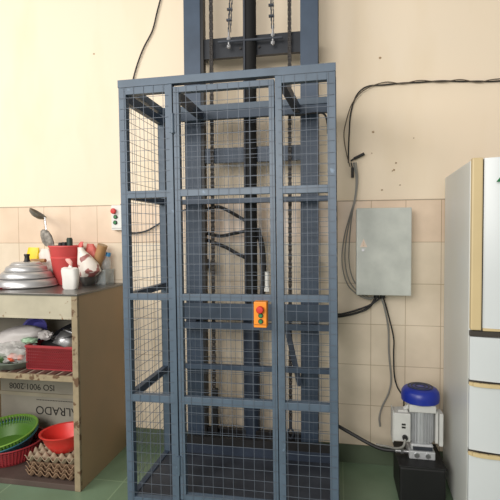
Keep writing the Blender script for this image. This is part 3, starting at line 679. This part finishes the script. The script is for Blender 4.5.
t = thing('crumpled_foil', (-.68, -.28, S + .14), 'crumpled silvery plastic wrap above the red crate', 'wrapper')
MB().blob((-.725, -.40, S + .175), (.045, .035, .028), .4, 3, 4).build('wrap', bundle_m, t, t.location, smooth=True)
t = thing('plastic_basin', (-.87, -.16, S), 'blue purple basin standing on edge at back of middle shelf', 'basin')
rm = Matrix.Rotation(math.radians(68), 4, 'X')
MB().lathe([(0, -.045), (.07, -.045), (.084, -.005), (.094, 0), (.094, .006), (.08, .003), (.066, -.04), (0, -.04)], (-.905, -.26, S + .165), 44, rm).build('dish', purple, t, t.location, smooth=True)
t = thing('wrapped_bundle', (-.92, -.36, S), 'long grey white plastic wrapped bundle lying on middle shelf', 'bundle')
rm = Matrix.Rotation(math.radians(-14), 4, 'Y')
MB().blob((-.94, -.38, S + .15), (.18, .085, .066), .07, 2.0, 6.3, 4, rm).build('film', bundle_m, t, t.location, smooth=True)
MB().blob((-1.02, -.36, S + .06), (.10, .08, .06), .2, 2.4, 1.3, 3).build('lower_fold', bundle_m, t, t.location, smooth=True)
tag(MB().blob((-.79, -.46, S + .155), (.05, .03, .018), .3, 3, 2.2, 3).build('leafy_vegetable', M('pale_green_film', (150, 178, 150), .4, 0, .15, 20), origin=(-.79, -.46, S + .15), smooth=True), 'pale green packet lying across left end of red crate', 'vegetable')
t = thing('tin_bowl', (-.92, -.475, S), 'shallow grey green tin bowl at front left of middle shelf', 'bowl')
MB().lathe([(0, .004), (.11, .004), (.112, 0), (.116, .002), (.145, .036), (.152, .04), (.152, .044), (.142, .042), (.11, .01), (0, .009)], (-.905, -.445, S), 44).build('dish', tin, t, t.location, smooth=True)
t = thing('vegetable_bag', (-.88, -.45, S + .03), 'clear plastic bag of vegetables in the tin bowl', 'bag')
MB().blob((-.875, -.455, S + .082), (.135, .09, .066), .25, 2.8, 3.1, 4).build('film', clearbag, t, t.location, smooth=True)
for i, (x, y, z, r, mt, lab) in enumerate(((-.86, -.515, S + .066, .024, veg_r, 'orange red vegetable piece at the front of the clear bag'), (-.82, -.50, S + .062, .018, veg_r, 'small orange red vegetable piece at right of the clear bag'), (-.935, -.515, S + .06, .028, veg_g, 'dark green vegetable at left of the clear bag'), (-.79, -.46, S + .09, .02, M('pale_veg', (206, 170, 150), .5), 'pale pink vegetable high in right end of clear bag'))):
    tag(MB().blob((x, y, z), (r * 1.25, r, r), .25, 2, i, 3).build('vegetable_piece', mt, origin=(x, y, z), smooth=True), lab, 'vegetable')

# ---- bottom compartment
Z0 = .031
def egg_tray(z, mt, label, dx, dy, rz):
    n = 6; p = .05; S_ = 8; bm = bmesh.new(); G = {}
    N = n * S_
    for i in range(N + 1):
        for j in range(N + 1):
            x = (i / S_ - n / 2) * p; y = (j / S_ - n / 2) * p
            h = .024 + .0125 * (math.cos(2 * PI * i / S_) + math.cos(2 * PI * j / S_))
            h = h if h > .007 else .007 + (h - .007) * .3
            G[i, j] = bm.verts.new((x, y, h + noise.noise(Vector((x * 60, y * 60, z))) * .003))
    for i in range(N):
        for j in range(N): bm.faces.new((G[i, j], G[i + 1, j], G[i + 1, j + 1], G[i, j + 1]))
    mb = MB(); mb.bm.free(); mb.bm = bm
    o = mb.build('egg_tray', mt, smooth=True, thick=.003)
    o.location = (-.592 + dx, -.432 + dy, z); o.rotation_euler = (0, 0, rz)
    return tag(o, label, 'egg tray', 'stacked egg trays')
for i in range(4):
    egg_tray(Z0 - .0005 + i * .0255 + (.013 if i == 3 else 0), pulp2 if i < 3 else pulp, ('brown egg tray at the bottom of the stack under red bowl', 'second brown egg tray from the bottom of the stack', 'brown egg tray just beneath the grey top tray', 'pale grey egg tray on top of stack, right under red bowl')[i], .003 * i - (.012 if i == 3 else 0), -.003 * (i % 2), .02 * i - .03)
t = thing('plastic_bowl', (-.60, -.44, Z0 + .125), 'bright red plastic bowl resting tilted on the egg trays', 'bowl')
rm = Matrix.Rotation(math.radians(-3), 4, 'Y') @ Matrix.Rotation(math.radians(-2), 4, 'X')
MB().lathe([(0, .004), (.07, .004), (.072, 0), (.078, .003), (.11, .05), (.132, .1), (.142, .105), (.142, .11), (.129, .107), (.105, .052), (.073, .011), (0, .009)], (-.572, -.45, Z0 + .124), 48, rm).build('dish', redbright, t, t.location, smooth=True)
def basket(c, r0, r1, h, mt, name, label, rm, nr=44, rings=5, solid=.14, rim_m=None):
    t = thing(name, c, label, 'basket')
    MB().lathe([(r1 - .004, h - .008), (r1 + .01, h - .004), (r1 + .012, h), (r1 + .008, h + .004), (r1 - .004, h)], c, 56, rm, closed=True).build('rim', rim_m or mt, t, c, smooth=True)
    MB().lathe([(0, 0), (r0, 0), (r0 + (r1 - r0) * solid ** .8, h * solid), (r0 + (r1 - r0) * solid ** .8 - .003, h * solid), (r0 - .003, .003), (0, .003)], c, 48, rm).build('base', mt, t, c, smooth=True)
    mb = MB()
    for k in range(nr):
        a = 2 * PI * k / nr; ca, sa = math.cos(a), math.sin(a)
        P = []
        for s_ in (.1, .4, .7, 1):
            r = r0 + (r1 - r0) * s_ ** .8; P.append(rm @ Vector((r * ca, r * sa, h * s_)) + Vector(c))
        mb.tube(P, .0056, 4, 2)
    for k in range(1, rings + 1):
        s_ = .1 + .85 * k / (rings + 1); r = r0 + (r1 - r0) * s_ ** .8
        mb.lathe([(r - .0025, h * s_ - .0035), (r + .0025, h * s_ - .0035), (r + .0025, h * s_ + .0035), (r - .0025, h * s_ + .0035)], c, 44, rm, closed=True)
    mb.build('lattice', mt, t, c)
    return t
I4 = Matrix.Identity(4)
tilt = Matrix.Rotation(math.radians(7), 4, 'X') @ Matrix.Rotation(math.radians(-4), 4, 'Y')
basket((-1.03, -.355, Z0), .165, .205, .105, crimson, 'colander_basket', 'dark red round lattice basket, lowest of nested baskets', I4, 64, 6)
t = thing('nested_basin', (-1.062, -.36, Z0 + .027), 'teal blue plastic basin nested between red and green baskets', 'basin')
MB().lathe([(0, 0), (.15, 0), (.204, .095), (.216, .1), (.216, .106), (.2, .1), (.147, .005), (0, .005)], (-1.062, -.36, Z0 + .027), 52, tilt).build('dish', teal_pl, t, t.location, smooth=True)
basket((-1.062, -.36, Z0 + .052), .138, .206, .105, green_pl, 'colander_basket', 'bright green round colander, topmost of nested baskets', tilt, 64, 2, .6, M('lime_rim', (122, 164, 66), .4))
